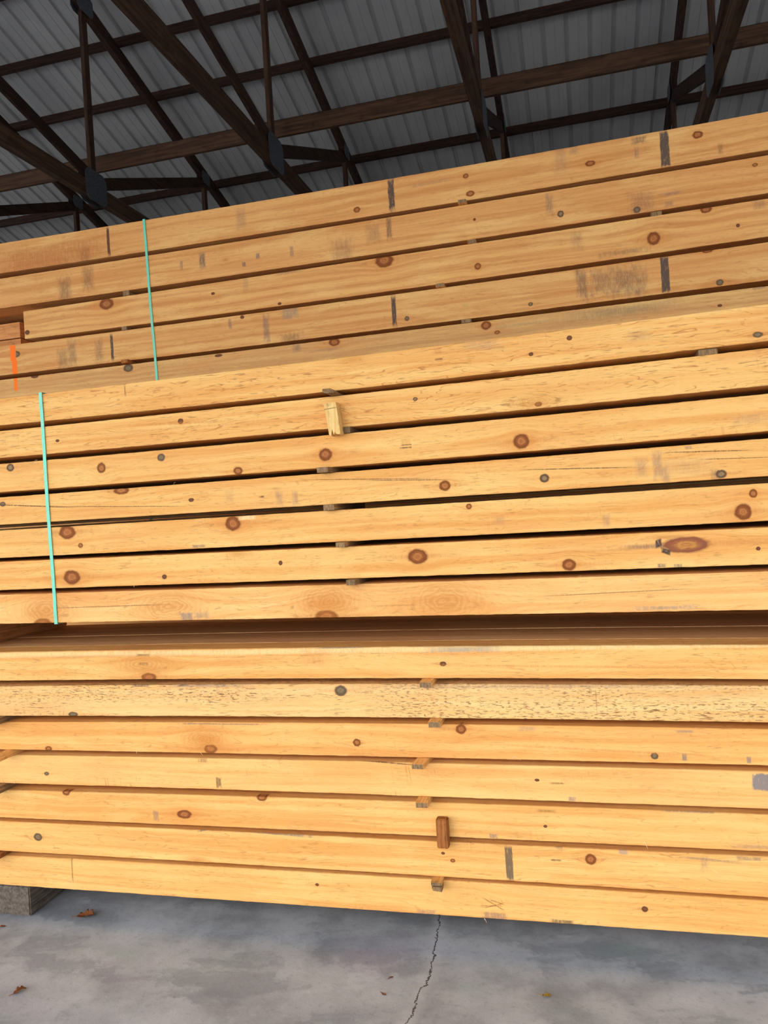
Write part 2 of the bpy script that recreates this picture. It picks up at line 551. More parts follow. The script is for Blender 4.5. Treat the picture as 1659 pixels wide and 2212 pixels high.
def roof_sheet(ya, za, yb, zb):
    prof = []
    X_ = -20.0
    while X_ < 16.0:
        prof += [(X_, 0), (X_ + .018, .030), (X_ + .050, .030), (X_ + .068, 0), (X_ + .18, 0), (X_ + .186, .004), (X_ + .196, .004), (X_ + .202, 0)]
        X_ += .305
    vs, fs = [], []
    k = len(prof)
    for (yy, zz) in ((ya, za), (yb, zb)):
        vs += [(p[0], yy, zz + p[1]) for p in prof]
    for (yy, zz) in ((ya, za + .05), (yb, zb + .05)):
        vs += [(p[0], yy, zz) for p in prof]
    for j in range(k - 1):
        fs.append((j, j + 1, k + j + 1, k + j))
        fs.append((2 * k + j, 3 * k + j, 3 * k + j + 1, 2 * k + j + 1))
        fs.append((j, 2 * k + j, 2 * k + j + 1, j + 1))
        fs.append((k + j, k + j + 1, 3 * k + j + 1, 3 * k + j))
    fs.append((0, k, 3 * k, 2 * k)); fs.append((k - 1, 3 * k - 1, 4 * k - 1, 2 * k - 1))
    me = bpy.data.meshes.new('mesh'); me.from_pydata(vs, [], fs)
    bm = bmesh.new(); bm.from_mesh(me); bmesh.ops.recalc_face_normals(bm, faces=bm.faces); bm.to_mesh(me); bm.free()
    return me


BACK = 16.6
PUR = .085
rf = link('ceiling', roof_sheet(RIDGE, roof_z(RIDGE), BACK + .3, roof_z(BACK + .3)), metal)
tag(rf, kind='structure')
rf2 = link('ceiling_front', roof_sheet(RIDGE, roof_z(RIDGE), EAVE, roof_z(RIDGE) + ROOF_K * (RIDGE - EAVE)), metal)
tag(rf2, kind='structure')
bm = bmesh.new(); box_bm(bm, -22, 18, BACK + .05, BACK + .15, 0, roof_z(BACK) - .02)
tag(link('wall_back', bm_mesh(bm), metal), kind='structure')
bm = bmesh.new(); box_bm(bm, 9.0, 9.1, 1.5, BACK, 0, roof_z(BACK) - .02)
tag(link('wall_right', bm_mesh(bm), metal), kind='structure')
bm = bmesh.new(); box_bm(bm, -14.1, -14.0, 3.5, BACK, 0, roof_z(BACK) - .02)
tag(link('wall_left', bm_mesh(bm), metal), kind='structure')

# added unseen panel: blocks high sky light so the tall stack sits dimmer
bm = bmesh.new(); box_bm(bm, -20, 16, EAVE - .1, EAVE, BLOCKER_Z, roof_z(RIDGE) + ROOF_K * (RIDGE - EAVE) - .01)
tag(link('sky_blocker_front', bm_mesh(bm), metal), kind='structure')

# purlins: each one a thing
dark_wood = plain_wood('dark_roof_lumber', (66, 44, 32), (44, 29, 22), .6)
brown_wood = plain_wood('brown_roof_lumber', (98, 70, 50), (70, 48, 34), .6)
dark_y = plain_wood('dark_chord_lumber', (66, 44, 32), (44, 29, 22), .6, 'y')
brown_y = plain_wood('brown_chord_lumber', (88, 62, 44), (62, 43, 31), .6, 'y')
brown_z = plain_wood('brown_strut_lumber', (84, 58, 42), (60, 41, 30), .6, 'z')
Ys = [9.31 - .95, 9.31, 10.23, 11.15, 12.12]
plab = ['dark purlin at the very top of the picture, under the grey roof sheets',
        'dark roof purlin passing just below the upper steel plate, second from the top',
        'dark roof purlin in the middle of the five, one above the brown brace',
        'dark roof purlin directly over the long brown brace board, touching it from this view',
        'dark lowest roof purlin, just above the top row of the tall timber stack']
for Yp, lb in zip(Ys, plab):
    zz = roof_z(Yp) - .075
    o = link('purlin', bar_mesh((-16, 0, 0), (8.9, 0, 0), .04, .14, .003), dark_wood, loc=(0, Yp, zz))
    tag(o, lb, 'purlin', 'purlins under the metal roof')
    o.rotation_euler = (math.atan(ROOF_K), 0, 0)
# the long lateral brace lying behind the gusset line
o = link('roof_brace', bar_mesh((-16, 0, 0), (8.9, 0, 0), .04, .19, .003), brown_wood, loc=(0, 8.80, CAMZ + .5335 * 8.80))
tag(o, 'long lighter brown board crossing behind all the truss struts', 'beam')

# trusses
steel, T, P = new_mat('dull_plate_steel')
x, y, z = coords(T)
n1 = noi(T, vec(T, x * 40, y * 40, z * 40), 1, 4, .6)
T.links.new(mixc(T, step(T, n1, .3, .7), srgb(92, 96, 100), srgb(70, 74, 80)), P.inputs['Base Color'])
P.inputs['Roughness'].default_value = .55; P.inputs['Metallic'].default_value = .3
GY, GZ = 8.56, CAMZ + .505 * 8.56
def chord_z(Y): return roof_z(Y) - .145 - .09


def plate_mesh(sx, ly, lz, cut=.68):
    pts = [(-ly, -lz * cut), (-ly * cut, -lz), (ly * cut, -lz), (ly, -lz * cut), (ly, lz * cut), (ly * cut, lz), (-ly * cut, lz), (-ly, lz * cut)]
    vs = [(sx, p[0], p[1]) for p in pts] + [(sx + .006, p[0], p[1]) for p in pts]
    k = len(pts)
    fs = [tuple(range(k)), tuple(range(2 * k - 1, k - 1, -1))] + [(j, (j + 1) % k, k + (j + 1) % k, k + j) for j in range(k)]
    return mesh_from(vs, fs)


TX = [-.671, -.386, -.098, .1835, -.956]
TL = ['dark timber roof truss with the grey plate above the strap of the tall stack',
      'dark timber roof truss with grey plate left of centre, seen over the rear stack',
      'dark timber roof truss seen nearly end on, between two bare stretches of roof',
      'dark timber roof truss leaning over the rightmost black stain of the tall stack',
      'dark timber roof truss cut off by the left edge of the picture']
for k, (tx, lb) in enumerate(zip(TX, TL)):
    Xt = tx * 8.56
    t = empty('roof_truss', (Xt, GY, GZ))
    tag(t, lb, 'truss', 'roof trusses of the shed')
    z0 = GZ
    P_ = lambda Y, Z: (0, Y - GY, Z - GZ)
    ya, yb = RIDGE + .3, 16.3
    link('top_chord', bar_mesh(P_(ya, chord_z(ya)), P_(yb, chord_z(yb)), .07, .17), dark_y, t)
    link('bottom_chord', bar_mesh(P_(RIDGE - .5, z0 - .09), P_(16.3, z0 - .09), .09, .19), brown_y, t)
    link('vertical_web', bar_mesh(P_(GY, z0), P_(GY, chord_z(GY)), .055, .10), brown_z, t)
    yj = 1.362 * GY
    link('vertical_web', bar_mesh(P_(yj, z0), P_(yj, chord_z(yj)), .055, .10), brown_z, t)
    link('diagonal_web', bar_mesh(P_(GY + .1, z0 + .05), P_(yj, chord_z(yj) - .12), .05, .15), dark_y, t)
    link('diagonal_web', bar_mesh(P_(GY - .05, z0 + .10), P_(GY * .60, z0 + .95), .05, .14), dark_y, t)
    for sx in (.047, -.053):
        link('gusset_plate', plate_mesh(sx, .22, .20), steel, t, P_(GY, z0 - .03))
        link('gusset_plate', plate_mesh(sx, .16, .13), steel, t, P_(GY, chord_z(GY)))
        link('gusset_plate', plate_mesh(sx, .13, .10), steel, t, P_(yj, chord_z(yj) - .06))

# ------------------------------------------------------------------ timbers
GREY = (104, 92, 88); DK = (92, 72, 58); BL = (126, 114, 108); MAU = (150, 116, 98)
CRK = (92, 58, 34)

FRONT = {
 ('upper', 0): dict(
    k=[(1147, 765, 5, 4, 's'), (1230, 730, 6, 5, 's'), (1637, 723, 11, 6, 'G'), (762, 777, 15, 6, 'f')],
    s=[(1040, 745, 45, 12, -.12, .25, BL, .7), (1380, 725, 26, 14, 0, .22, GREY, .8), (270, 843, 2, 13, 0, .5, CRK, .5), (945, 757, 9, 8, 0, .3, (190, 110, 60)), (948, 776, 9, 2, 0, .6, CRK)],
    p=dict(fleck=.45, cont=.75, blotch=.3), l='top timber of the strapped middle bundle, its upper edge hiding the taller stack'),
 ('upper', 1): dict(
    k=[(390, 910, 6, 6, 's'), (897, 862, 5, 4, 'g'), (124, 952, 4, 3, 's'), (1163, 873, 8, 5, 's'), (1155, 868, 26, 12, 'f')],
    s=[(390, 914, 130, 3, -.05, .5, (196, 120, 56), .9), (380, 925, 260, 3, -.02, .35, (196, 120, 56), .9)],
    p=dict(fleck=.45, cont=.7), l='second timber down in the middle bundle, behind the upright split stick'),
 ('upper', 2): dict(
    k=[(22, 1010, 8, 8, 'g'), (219, 1011, 9, 11, 'r'), (348, 988, 8, 8, 'G'), (514, 1017, 10, 8, 'r'), (703, 982, 14, 13, 'R'), (1126, 953, 17, 16, 'R')],
    s=[(877, 955, 11, 7, 0, .5, (204, 138, 72)), (876, 967, 13, 1.6, 0, .8, CRK), (878, 961, 11, 1.2, 0, .8, CRK), (1620, 905, 40, 12, 0, .3, MAU, .8)],
    p=dict(fleck=.3, cont=.3), l='third timber down in the middle bundle, with two round red knots'),
 ('upper', 3): dict(
    k=[(6, 1089, 6, 5, 'G'), (262, 1059, 16, 9, 'r'), (413, 1080, 6, 4, 's'), (961, 1049, 12, 11, 'r'), (1176, 1033, 10, 9, 'g'), (1558, 1024, 12, 9, 'g')],
    s=[(70, 1093, 90, 1.3, -.09, .9, CRK, .5, .3), (260, 1094, 130, 1.0, -.06, .8, CRK, .5, .3), (790, 1035, 130, 1.0, -.06, .8, CRK, .5, .3),
       (880, 1037, 90, 1.1, -.06, .8, CRK, .5, .3), (1250, 1012, 120, 1.2, -.05, .9, CRK, .5, .3), (1530, 975, 90, 1.2, -.05, .9, CRK, .5, .3), (1590, 990, 80, 1.0, -.04, .8, CRK, .5, .3),
       (1385, 1010, 14, 22, 0, .4, MAU, .7), (1420, 1005, 10, 30, 0, .55, MAU, .6), (1437, 1025, 8, 18, 0, .5, MAU, .6), (1480, 1010, 60, 20, 0, .25, MAU, .9), (1545, 1025, 10, 12, 0, .5, DK, .6),
       (603, 1076, 8, 16, 0, .5, MAU, .6), (638, 1076, 7, 16, 0, .5, MAU, .6), (495, 1073, 10, 18, 0, .25, MAU, .8), (1487, 967, 8, 3, 0, .6, MAU), (565, 1073, 6, 2, 0, .8, CRK)],
    p=dict(fleck=.3, cont=.35), l='fourth timber down in the middle bundle, with long drying cracks'),
 ('upper', 4): dict(
    k=[(145, 1150, 17, 14, 'R'), (174, 1178, 5, 5, 'r'), (503, 1131, 16, 15, 'R'), (1013, 1094, 6, 6, 'r'), (1605, 1106, 18, 17, 'R'), (1627, 1066, 9, 9, 'r')],
    s=[(534, 1118, 18, 5, 0, .8, (244, 206, 150)), (430, 1180, 14, 3, 0, .6, GREY), (1078, 1125, 12, 10, 0, .3, MAU, .8), (1310, 1125, 8, 14, 0, .4, MAU, .8)],
    p=dict(fleck=.3, cont=.3), l='fifth timber down in the middle bundle, large knots near both of its seen ends'),
 ('upper', 5): dict(
    k=[(155, 1247, 17, 15, 'R'), (355, 1246, 5, 5, 's'), (606, 1216, 4, 5, 's'), (902, 1202, 21, 16, 'R'), (1229, 1220, 15, 12, 'R'), (1482, 1177, 49, 17, 'E'), (1638, 1185, 5, 4, 's'), (515, 1197, 14, 5, 'f')],
    s=[(1423, 1173, 7, 9, .3, 1., (66, 48, 46)), (1438, 1191, 10, 6, -.4, 1., (66, 56, 50)), (1390, 1181, 40, 5, 0, .6, GREY, .9), (1430, 1222, 9, 4, 0, .7, GREY), (1465, 1222, 9, 4, 0, .7, GREY), (1445, 1160, 45, 4, 0, .5, (170, 110, 60), .9)],
    p=dict(fleck=.3, cont=.3), l='sixth timber down in the middle bundle, with one long oval knot'),
 ('upper', 6): dict(
    k=[(93, 1350, 20, 14, 'R', 1.4), (705, 1332, 24, 13, 'R', 1.5), (960, 1316, 44, 34, 'f', .5), (100, 1325, 30, 26, 'f', .3), (710, 1310, 36, 30, 'f', .4), (365, 1318, 38, 26, 'f', .3)],
    s=[(403, 1331, 14, 8, 0, .7, BL), (436, 1329, 17, 7, 0, .5, BL, .7), (1440, 1313, 70, 5, 0, .6, BL, .9), (230, 1310, 120, 1, .0, .7, CRK, .5, .3), (1330, 1280, 160, 1, .02, .7, CRK, .5, .3), (850, 1308, 50, 2, 0, .5, (170, 110, 60), .9)],
    p=dict(fleck=.3, cont=.25, light=(244, 192, 120), dark=(230, 162, 90)), l='lowest timber of the middle bundle, with swirling grain around half cut knots'),
 ('lower', 0): dict(
    k=[(322, 1463, 16, 9, 'R', .8), (957, 1434, 7, 5, 's'), (310, 1440, 32, 18, 'f', .3)],
    s=[(830, 1404, 1300, 7, 0, .7, (240, 208, 146), .6, .7), (308, 1415, 14, 2.5, 0, .8, (120, 96, 50)), (310, 1434, 10, 3, 0, .4, CRK), (1000, 1403, 80, 6, 0, .55, (120, 120, 124), .7), (735, 1399, 50, 2, 0, .7, (120, 120, 124)), (680, 1420, 30, 22, 0, .25, (180, 100, 60), .8),
       (1250, 1440, 400, 3, -.02, .5, (206, 132, 66), .9), (200, 1418, 200, 3, 0, .45, (196, 120, 56), .9)],
    p=dict(fleck=.35, cont=.3), l='top timber of the bottom bundle, its shaded upper side showing'),
 ('lower', 1): dict(
    k=[(736, 1492, 13, 11, 'G'), (158, 1543, 10, 5, 'G')],
    s=[(1160, 1483, 400, 5, 0, .45, (140, 122, 104), .9), (450, 1481, 90, 4, 0, .5, (120, 116, 112), .8), (1019, 1474, 10, 5, 0, .9, (60, 44, 40)), (300, 1478, 20, 6, 0, .7, (90, 80, 72)), (1288, 1515, 1.5, 26, 0, .4, CRK, .5)],
    p=dict(fleck=1.15, cont=.2, light=(240, 194, 128), dark=(228, 174, 104)), l='second timber down in the bottom bundle, speckled all over with dark flecks'),
 ('lower', 2): dict(
    k=[(455, 1618, 14, 9, 'R', .6), (771, 1604, 8, 8, 'r'), (105, 1617, 7, 5, 'r'), (996, 1575, 11, 10, 'R'), (1414, 1633, 8, 7, 'G'), (440, 1600, 26, 18, 'f', .2)],
    s=[(1478, 1635, 5, 8, 0, .8, BL), (1618, 1642, 5, 8, 0, .8, BL), (1140, 1574, 20, 5, 0, .4, BL, .8), (1290, 1620, 300, 3, -.04, .5, (200, 124, 60), .9), (480, 1564, 90, 1.5, 0, .6, GREY), (1480, 1580, 20, 3, 0, .5, BL)],
    p=dict(fleck=.25, cont=.35, light=(238, 180, 104), dark=(226, 156, 80)), l='third timber down in the bottom bundle, a half knot on its lower arris'),
 ('lower', 3): dict(
    k=[(101, 1671, 5, 4, 'G'), (1160, 1685, 5, 3, 's')],
    s=[(473, 1690, 6, 11, 0, .8, (104, 80, 50), .3, 1.6), (1648, 1690, 22, 18, 0, 1.5, (140, 126, 118), .25, .8), (840, 1648, 60, 1.2, -.05, .9, CRK, .5, .3), (1204, 1692, 16, 2, 0, .6, CRK), (436, 1643, 10, 4, 0, .5, CRK), (1236, 1726, 8, 5, 0, .7, (150, 120, 110))],
    p=dict(fleck=.2, cont=.2, saw=.7, light=(240, 186, 112), dark=(230, 166, 92)), l='fourth timber down in the bottom bundle, small smudged stamp near its lower edge'),
 ('lower', 4): dict(
    k=[(143, 1710, 8, 8, 'r'), (398, 1759, 15, 9, 'R'), (565, 1722, 11, 8, 'r'), (1178, 1785, 4, 3, 's')],
    s=[(337, 1763, 6, 11, 0, .6, (140, 110, 92)), (1066, 1806, 9, 5, 0, .7, (140, 118, 104)), (1180, 1752, 20, 3, 0, .5, CRK, .8), (1640, 1830, 60, 5, 0, .5, MAU, .8), (1490, 1754, 60, 2, 0, .5, GREY), (700, 1722, 120, 2, 0, .5, (150, 130, 120), .8)],
    p=dict(fleck=.2, cont=.35), l='fifth timber down in the bottom bundle, with three knots near the left'),
 ('lower', 5): dict(
    k=[(82, 1808, 9, 8, 'G'), (425, 1862, 12, 6, 'f', .6), (1276, 1856, 12, 11, 'R'), (978, 1859, 5, 4, 'r'), (957, 1843, 4, 3, 's')],
    s=[(1100, 1865, 8, 36, 0, 1.4, (122, 98, 70), .2, .4), (1208, 1826, 7, 8, 0, .5, (110, 96, 86)), (1347, 1838, 11, 7, 0, .6, (150, 132, 124)), (1522, 1864, 9, 16, 0, .45, (150, 118, 92), .7), (1530, 1857, 70, 3, -.05, .5, GREY, .8),
       (450, 1790, 22, 4, .2, .8, (90, 84, 80)), (580, 1800, 90, 2.5, -.03, .7, (110, 106, 104)), (1200, 1858, 12, 2, 0, .7, CRK), (1620, 1855, 30, 4, 0, .6, GREY)],
    p=dict(fleck=.2, cont=.5), l='sixth timber down in the bottom bundle, crossed by a grey upright strip mark'),
 ('lower', 6): dict(
    k=[(1393, 1964, 7, 6, 's'), (685, 1911, 4, 3, 's'), (1000, 1935, 30, 14, 'h')],
    s=[(156, 1878, 1.4, 28, 0, .8, (110, 70, 34), .4, .4), (920, 1971, 20, 6, 0, .7, (170, 126, 96)), (1068, 1979, 26, 8, 0, .75, (158, 116, 92)), (1215, 1992, 26, 5, 0, .8, (100, 82, 62)),
       (1066, 1953, 22, 1.3, -.55, .8, (150, 90, 44), .4, .4), (1068, 1956, 20, 1.3, .3, .8, (150, 90, 44), .4, .4), (1060, 1957, 24, 1.1, .06, .7, (150, 90, 44), .4, .4), (1074, 1949, 16, 1.2, -.3, .7, (150, 90, 44), .4, .4)],
    p=dict(fleck=.25, cont=.35), l='lowest timber of the bottom bundle, just above the concrete, with a scratched cross'),
 ('tall', 0): dict(
    k=[(771, 453, 7, 6, 'r'), (1006, 380, 6, 5, 'r'), (1016, 418, 9, 6, 'r'), (1275, 353, 11, 6, 'R'), (1507, 291, 11, 8, 'R'), (1556, 316, 7, 2, 'f')],
    s=[(234, 522, 3, 31, 0, 1.6, (84, 58, 44), .3, .6), (845, 421, 7, 34, 0, 1.3, DK, .4, .9), (1436, 322, 10, 38, 0, 1.5, (94, 76, 64), .2, .4), (1381, 302, 16, 8, 0, .6, DK, .6, 1.5), (1375, 330, 5, 12, 0, .4, GREY, .6),
       (520, 472, 11, 24, 0, .3, GREY, .7), (1556, 322, 5, 12, 0, .5, DK, .7), (1210, 335, 14, 40, 0, .25, GREY, .8), (1240, 325, 10, 8, 0, .35, GREY, .8), (930, 395, 45, 4, .02, .5, (160, 116, 76), .7), (183, 555, 12, 26, 0, .5, (100, 60, 44), .7, 1.5), (110, 560, 120, 34, 0, .55, (176, 98, 44), .5, .5)],
    p=dict(fleck=.25, cont=.3), l='highest timber of the tall rear stack, dark upright smears crossing it'),
 ('tall', 1): dict(
    k=[(1211, 462, 7, 7, 'g'), (1025, 474, 3, 3, 's'), (1376, 453, 8, 7, 'G'), (1631, 356, 6, 4, 'r'), (318, 562, 3, 3, 's'), (488, 561, 4, 3, 'f')],
    s=[(140, 625, 14, 28, 0, .65, (120, 84, 60), .7, 1.4), (190, 600, 12, 26, 0, .6, (120, 84, 60), .7, 1.4), (437, 562, 7, 17, 0, .8, (98, 84, 74), .5), (527, 571, 4, 5, 0, .8, GREY), (557, 553, 4, 6, 0, .7, GREY), (630, 543, 4, 12, 0, .5, GREY), (739, 540, 24, 26, 0, .4, (120, 86, 66), .7, 1.4),
       (806, 505, 15, 20, 0, .4, (120, 86, 66), .7, 1.5), (840, 490, 6, 28, 0, .7, DK, .5, 1.4), (1186, 440, 8, 22, -.5, .5, GREY, .7, 1.2), (1386, 438, 26, 24, 0, .4, (120, 84, 74), .8, 1.5), (1450, 418, 20, 4, 0, .5, GREY, .8), (1445, 440, 9, 6, 0, .5, GREY, .7), (392, 573, 3, 10, 0, .5, GREY)],
    p=dict(fleck=.25, cont=.3), l='second timber down in the tall rear stack, over the big knot with a black scar'),
 ('tall', 2): dict(
    k=[(230, 656, 15, 12, 'R'), (830, 563, 19, 14, 'R'), (1032, 575, 7, 7, 'r'), (1525, 452, 12, 8, 'R'), (1412, 515, 14, 14, 'R'), (1594, 487, 4, 4, 's'), (460, 634, 4, 3, 's'), (604, 656, 4, 3, 's'), (1143, 483, 4, 3, 's'), (59, 718, 5, 5, 's')],
    s=[(833, 547, 16, 6, 0, .95, (40, 26, 20), .4), (625, 587, 26, 4, 0, .5, (120, 96, 80), .7), (1640, 442, 14, 10, 0, .5, (132, 104, 80), .6), (1245, 520, 12, 20, 0, .3, GREY, .8, 1.5), (1345, 545, 50, 6, 0, .45, DK, .8, 2.), (530, 610, 6, 16, 0, .3, GREY, .8)],
    p=dict(fleck=.2, cont=.3, light=(228, 172, 102)), l='shorter timber of the tall rear stack whose sawn end stops near the frame edge'),
 ('tall', 3): dict(
    k=[(35, 765, 8, 7, 'G'), (1146, 657, 5, 4, 'g'), (879, 688, 5, 5, 'G'), (1555, 610, 8, 7, 'G'), (1528, 541, 12, 5, 'R'), (523, 685, 4, 4, 's'), (605, 655, 4, 3, 's')],
    s=[(28, 763, 6, 17, 0, 2.2, (255, 118, 26), .25, .25), (32, 797, 5.5, 18, 0, 2.2, (255, 118, 26), .3, .4),
       (242, 751, 3, 28, 0, 1.4, DK, .4, .7), (851, 671, 5, 35, 0, 1.4, DK, .4, .7), (1437, 593, 9, 38, 0, 1.5, (94, 76, 64), .2, .4), (136, 775, 12, 22, 0, .5, (110, 92, 70), .6, 1.2), (156, 762, 9, 28, 0, .55, (110, 92, 70), .6, 1.2), (214, 758, 9, 24, 0, .5, (110, 92, 70), .7, 1.4),
       (575, 708, 7, 30, -.6, .6, GREY, .6, 1.2), (626, 676, 17, 13, 0, .6, (136, 122, 108), .4, 1.1), (497, 700, 4, 12, 0, .5, GREY), (630, 730, 24, 10, 0, .5, DK, .8, 2.), (1256, 612, 13, 34, -.6, .6, (96, 78, 70), .6, 1.8), (1300, 610, 26, 26, 0, .5, (96, 78, 70), .7, 1.9), (1350, 608, 30, 32, 0, .55, (90, 74, 68), .7, 1.9), (1385, 610, 14, 30, 0, .4, (96, 78, 70), .7, 1.8), (1005, 660, 8, 4, 0, .3, (150, 140, 80), .8)],
    p=dict(fleck=.2, cont=.4, light=(224, 170, 102)), l='fourth timber down in the tall rear stack, with an orange paint stroke'),
 ('tall', 4): dict(
    k=[(277, 795, 10, 8, 'G'), (722, 739, 12, 8, 'R'), (1050, 703, 11, 9, 'R'), (1074, 718, 6, 4, 'r'), (75, 813, 8, 4, 's'), (472, 768, 8, 3, 's'), (1555, 660, 5, 3, 's')],
    s=[(34, 830, 4, 14, 0, 2.0, (255, 124, 30), .4, .4), (1340, 672, 120, 12, .0, .5, (116, 108, 84), .9), (1130, 700, 80, 4, 0, .3, (120, 110, 84), .9), (1640, 622, 18, 3, 0, .5, GREY), (700, 756, 40, 3, 0, .35, GREY, .8), (1000, 730, 300, 3, .0, .25, (150, 110, 70), .9), (640, 752, 8, 10, 0, .5, GREY, .7, 1.5)],
    p=dict(fleck=.2, cont=.35, light=(218, 168, 104), dark=(200, 146, 86)), l='lowest visible timber of the tall rear stack, half hidden by the middle bundle'),
}
XR = {'upper': (-3.6, 2.4), 'lower': (-3.6, 2.4), 'tall': (-5.4, 3.2)}
BD = {'upper': .142, 'lower': .142, 'tall': .205}
seed = 1
for (b, i), q in FRONT.items():
    zt, zb = EDGES[b][i]
    D = DEPTH[b]
    x0, x1 = XR[b]
    x0 += random.Random(seed).uniform(-.15, .15); x1 += random.Random(seed + 50).uniform(-.15, .15)
    if (b, i) == ('tall', 2):
        x0 = on_face(52, 700, D)[0]
    zc = (zt(-.8) + zb(-.8)) / 2
    cuts = [-99] + [on_face(px, 1100, D)[0] for px in (210, 420, 630, 830, 1040, 1244, 1450)] + [99]
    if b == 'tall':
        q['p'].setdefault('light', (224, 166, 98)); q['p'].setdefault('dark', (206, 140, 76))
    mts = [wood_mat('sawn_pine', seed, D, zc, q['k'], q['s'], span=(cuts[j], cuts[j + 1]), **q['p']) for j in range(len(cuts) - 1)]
    rt = .009 if (b, i) == ('lower', 0) else (.006 if b == 'lower' else None)
    me = beam_mesh(x0, x1, zt, zb, BD[b], zc, seed, r=.0035, rt=rt)
    for mt in mts: me.materials.append(mt)
    for p in me.polygons:
        cx = p.center.x
        p.material_index = max(j for j in range(len(mts)) if cx >= cuts[j])
    o = link('pine_timber', me, None, loc=(0, D, zc))
    tag(o, q['l'], 'timber', {'upper': 'front timbers of the middle bundle', 'lower': 'front timbers of the bottom bundle', 'tall': 'timbers of the tall rear stack'}[b])
    o['row_key'] = b + str(i)
    seed += 1

# timbers lying behind the first one on the top layer of the bottom bundle
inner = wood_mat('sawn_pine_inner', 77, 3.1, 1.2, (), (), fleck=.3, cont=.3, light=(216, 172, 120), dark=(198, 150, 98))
ordl = ['second', 'third', 'fourth', 'fifth', 'sixth', 'seventh']
zt, zb = EDGES['lower'][0]
for j in range(1, 6):
    me = beam_mesh(-3.55, 2.35, lambda q_, j=j: zt(q_) + (0, .0005, -.001, .001, 0, -.001)[j], zb, .142, 1.2, 40 + j, step_x=.1, r=.0015)
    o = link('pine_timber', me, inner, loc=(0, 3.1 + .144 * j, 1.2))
    tag(o, 'timber lying %s from the front in the shaded layer under the middle bundle' % ordl[j - 1], 'timber', 'inner timbers under the middle bundle')

# what stands behind the front timbers: one mass per bundle
def mass(name, bars, mat, label):
    vs, fs = [], []
    for (x0, x1, y0, dep, zt, zb) in bars:
        n = max(1, int((x1 - x0) / .35)); o = len(vs)
        for k in range(n + 1):
            q = x0 + (x1 - x0) * k / n
            vs += [(q, y0, zt(q)), (q, y0, zb(q)), (q, y0 + dep, zb(q)), (q, y0 + dep, zt(q))]
        for k in range(n):
            for m_ in range(4):
                a = o + k * 4 + m_; c_ = o + k * 4 + (m_ + 1) % 4
                fs.append((a, c_, c_ + 4, a + 4))
        fs += [(o, o + 3, o + 2, o + 1), (o + n * 4, o + n * 4 + 1, o + n * 4 + 2, o + n * 4 + 3)]
    return tag(link(name, mesh_from(vs, fs), mat), label, 'timber', kind='stuff')


def lev(f, d):
    return lambda q: f(q) + d


bars = []
for b in ('upper', 'lower'):
    for i, (zt, zb) in enumerate(EDGES[b]):
        if (b, i) == ('lower', 0): continue
        for j in range(1, 6):
            up = (0, 0, 0, .0, -.011, .013)[j] if i < 6 else 0     # rows settle unevenly, so no gap runs straight through
            bars.append((-3.5, 2.3, 3.1 + .144 * j, .140, lev(zt, up - .002), lev(zb, up + .002)))
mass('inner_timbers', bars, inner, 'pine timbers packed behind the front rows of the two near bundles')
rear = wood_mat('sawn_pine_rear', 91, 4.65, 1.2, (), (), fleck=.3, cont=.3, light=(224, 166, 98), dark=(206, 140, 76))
bars = []
for i, (zt, zb) in enumerate(EDGES['tall']):
    if i == 2: continue
    for j in (1, 2):
        bars.append((-5.3, 3.1, 4.65 + .212 * j, .205, lev(zt, -.002), lev(zb, .002)))
zt, zb = EDGES['tall'][2]
bars.append((-3.75, 3.1, 4.862, .198, lev(zt, -.002), lev(zb, .002)))
bars.append((-5.3, 3.1, 5.074, .205, lev(zt, -.002), lev(zb, .002)))
zz = EDGES['tall'][4][1](-.8) - .03
while zz > .3:
    for j in (0, 1, 2):
        bars.append((-5.3, 3.1, 4.65 + .212 * j, .205, (lambda q, v=zz: v), (lambda q, v=zz: v - .205)))
    zz -= .236
for xa in (-4.0, -1.0, 1.8):
    bars.append((xa, xa + .2, 4.65, .63, (lambda q, v=zz + .03: v), (lambda q: 0.0)))
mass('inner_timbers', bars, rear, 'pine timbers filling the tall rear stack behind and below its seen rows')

# two planks seen in the notch beyond the short timber
zt, zb = EDGES['tall'][2]
xe = on_face(43, 710, 4.86)[0]
pl = plain_wood('notch_plank', (214, 154, 94), (190, 126, 72), 1)
top = zt(-3.8); bot = zb(-3.8)
for (za, zbm, lb, xx) in ((bot + .078, top - .002, 'brown plank end set back in the notch of the tall stack, upper one', xe),
                          (bot + .0, bot + .070, 'pale thinner plank set back in the notch of the tall stack, lower one', xe)):
    me = beam_mesh(-5.3, xx, lambda q_: zbm, lambda q_: za, .205, (za + zbm) / 2, 61 + za, step_x=.1)
    tag(link('pine_plank', me, pl, loc=(0, 4.86, (za + zbm) / 2)), lb, 'plank')

# ------------------------------------------------------------------ stickers between the rows
wths = {
    'tan': plain_wood('sticker_tan', (234, 180, 106), (208, 152, 88), 2, 'y'),
    'grey': plain_wood('sticker_weathered', (156, 122, 80), (116, 90, 60), 2, 'y'),
    'brown': plain_wood('sticker_brown', (170, 106, 52), (134, 78, 36), 2, 'z'),
    'end': plain_wood('sticker_end_grain', (160, 126, 86), (116, 92, 66), 4, 'z'),
}


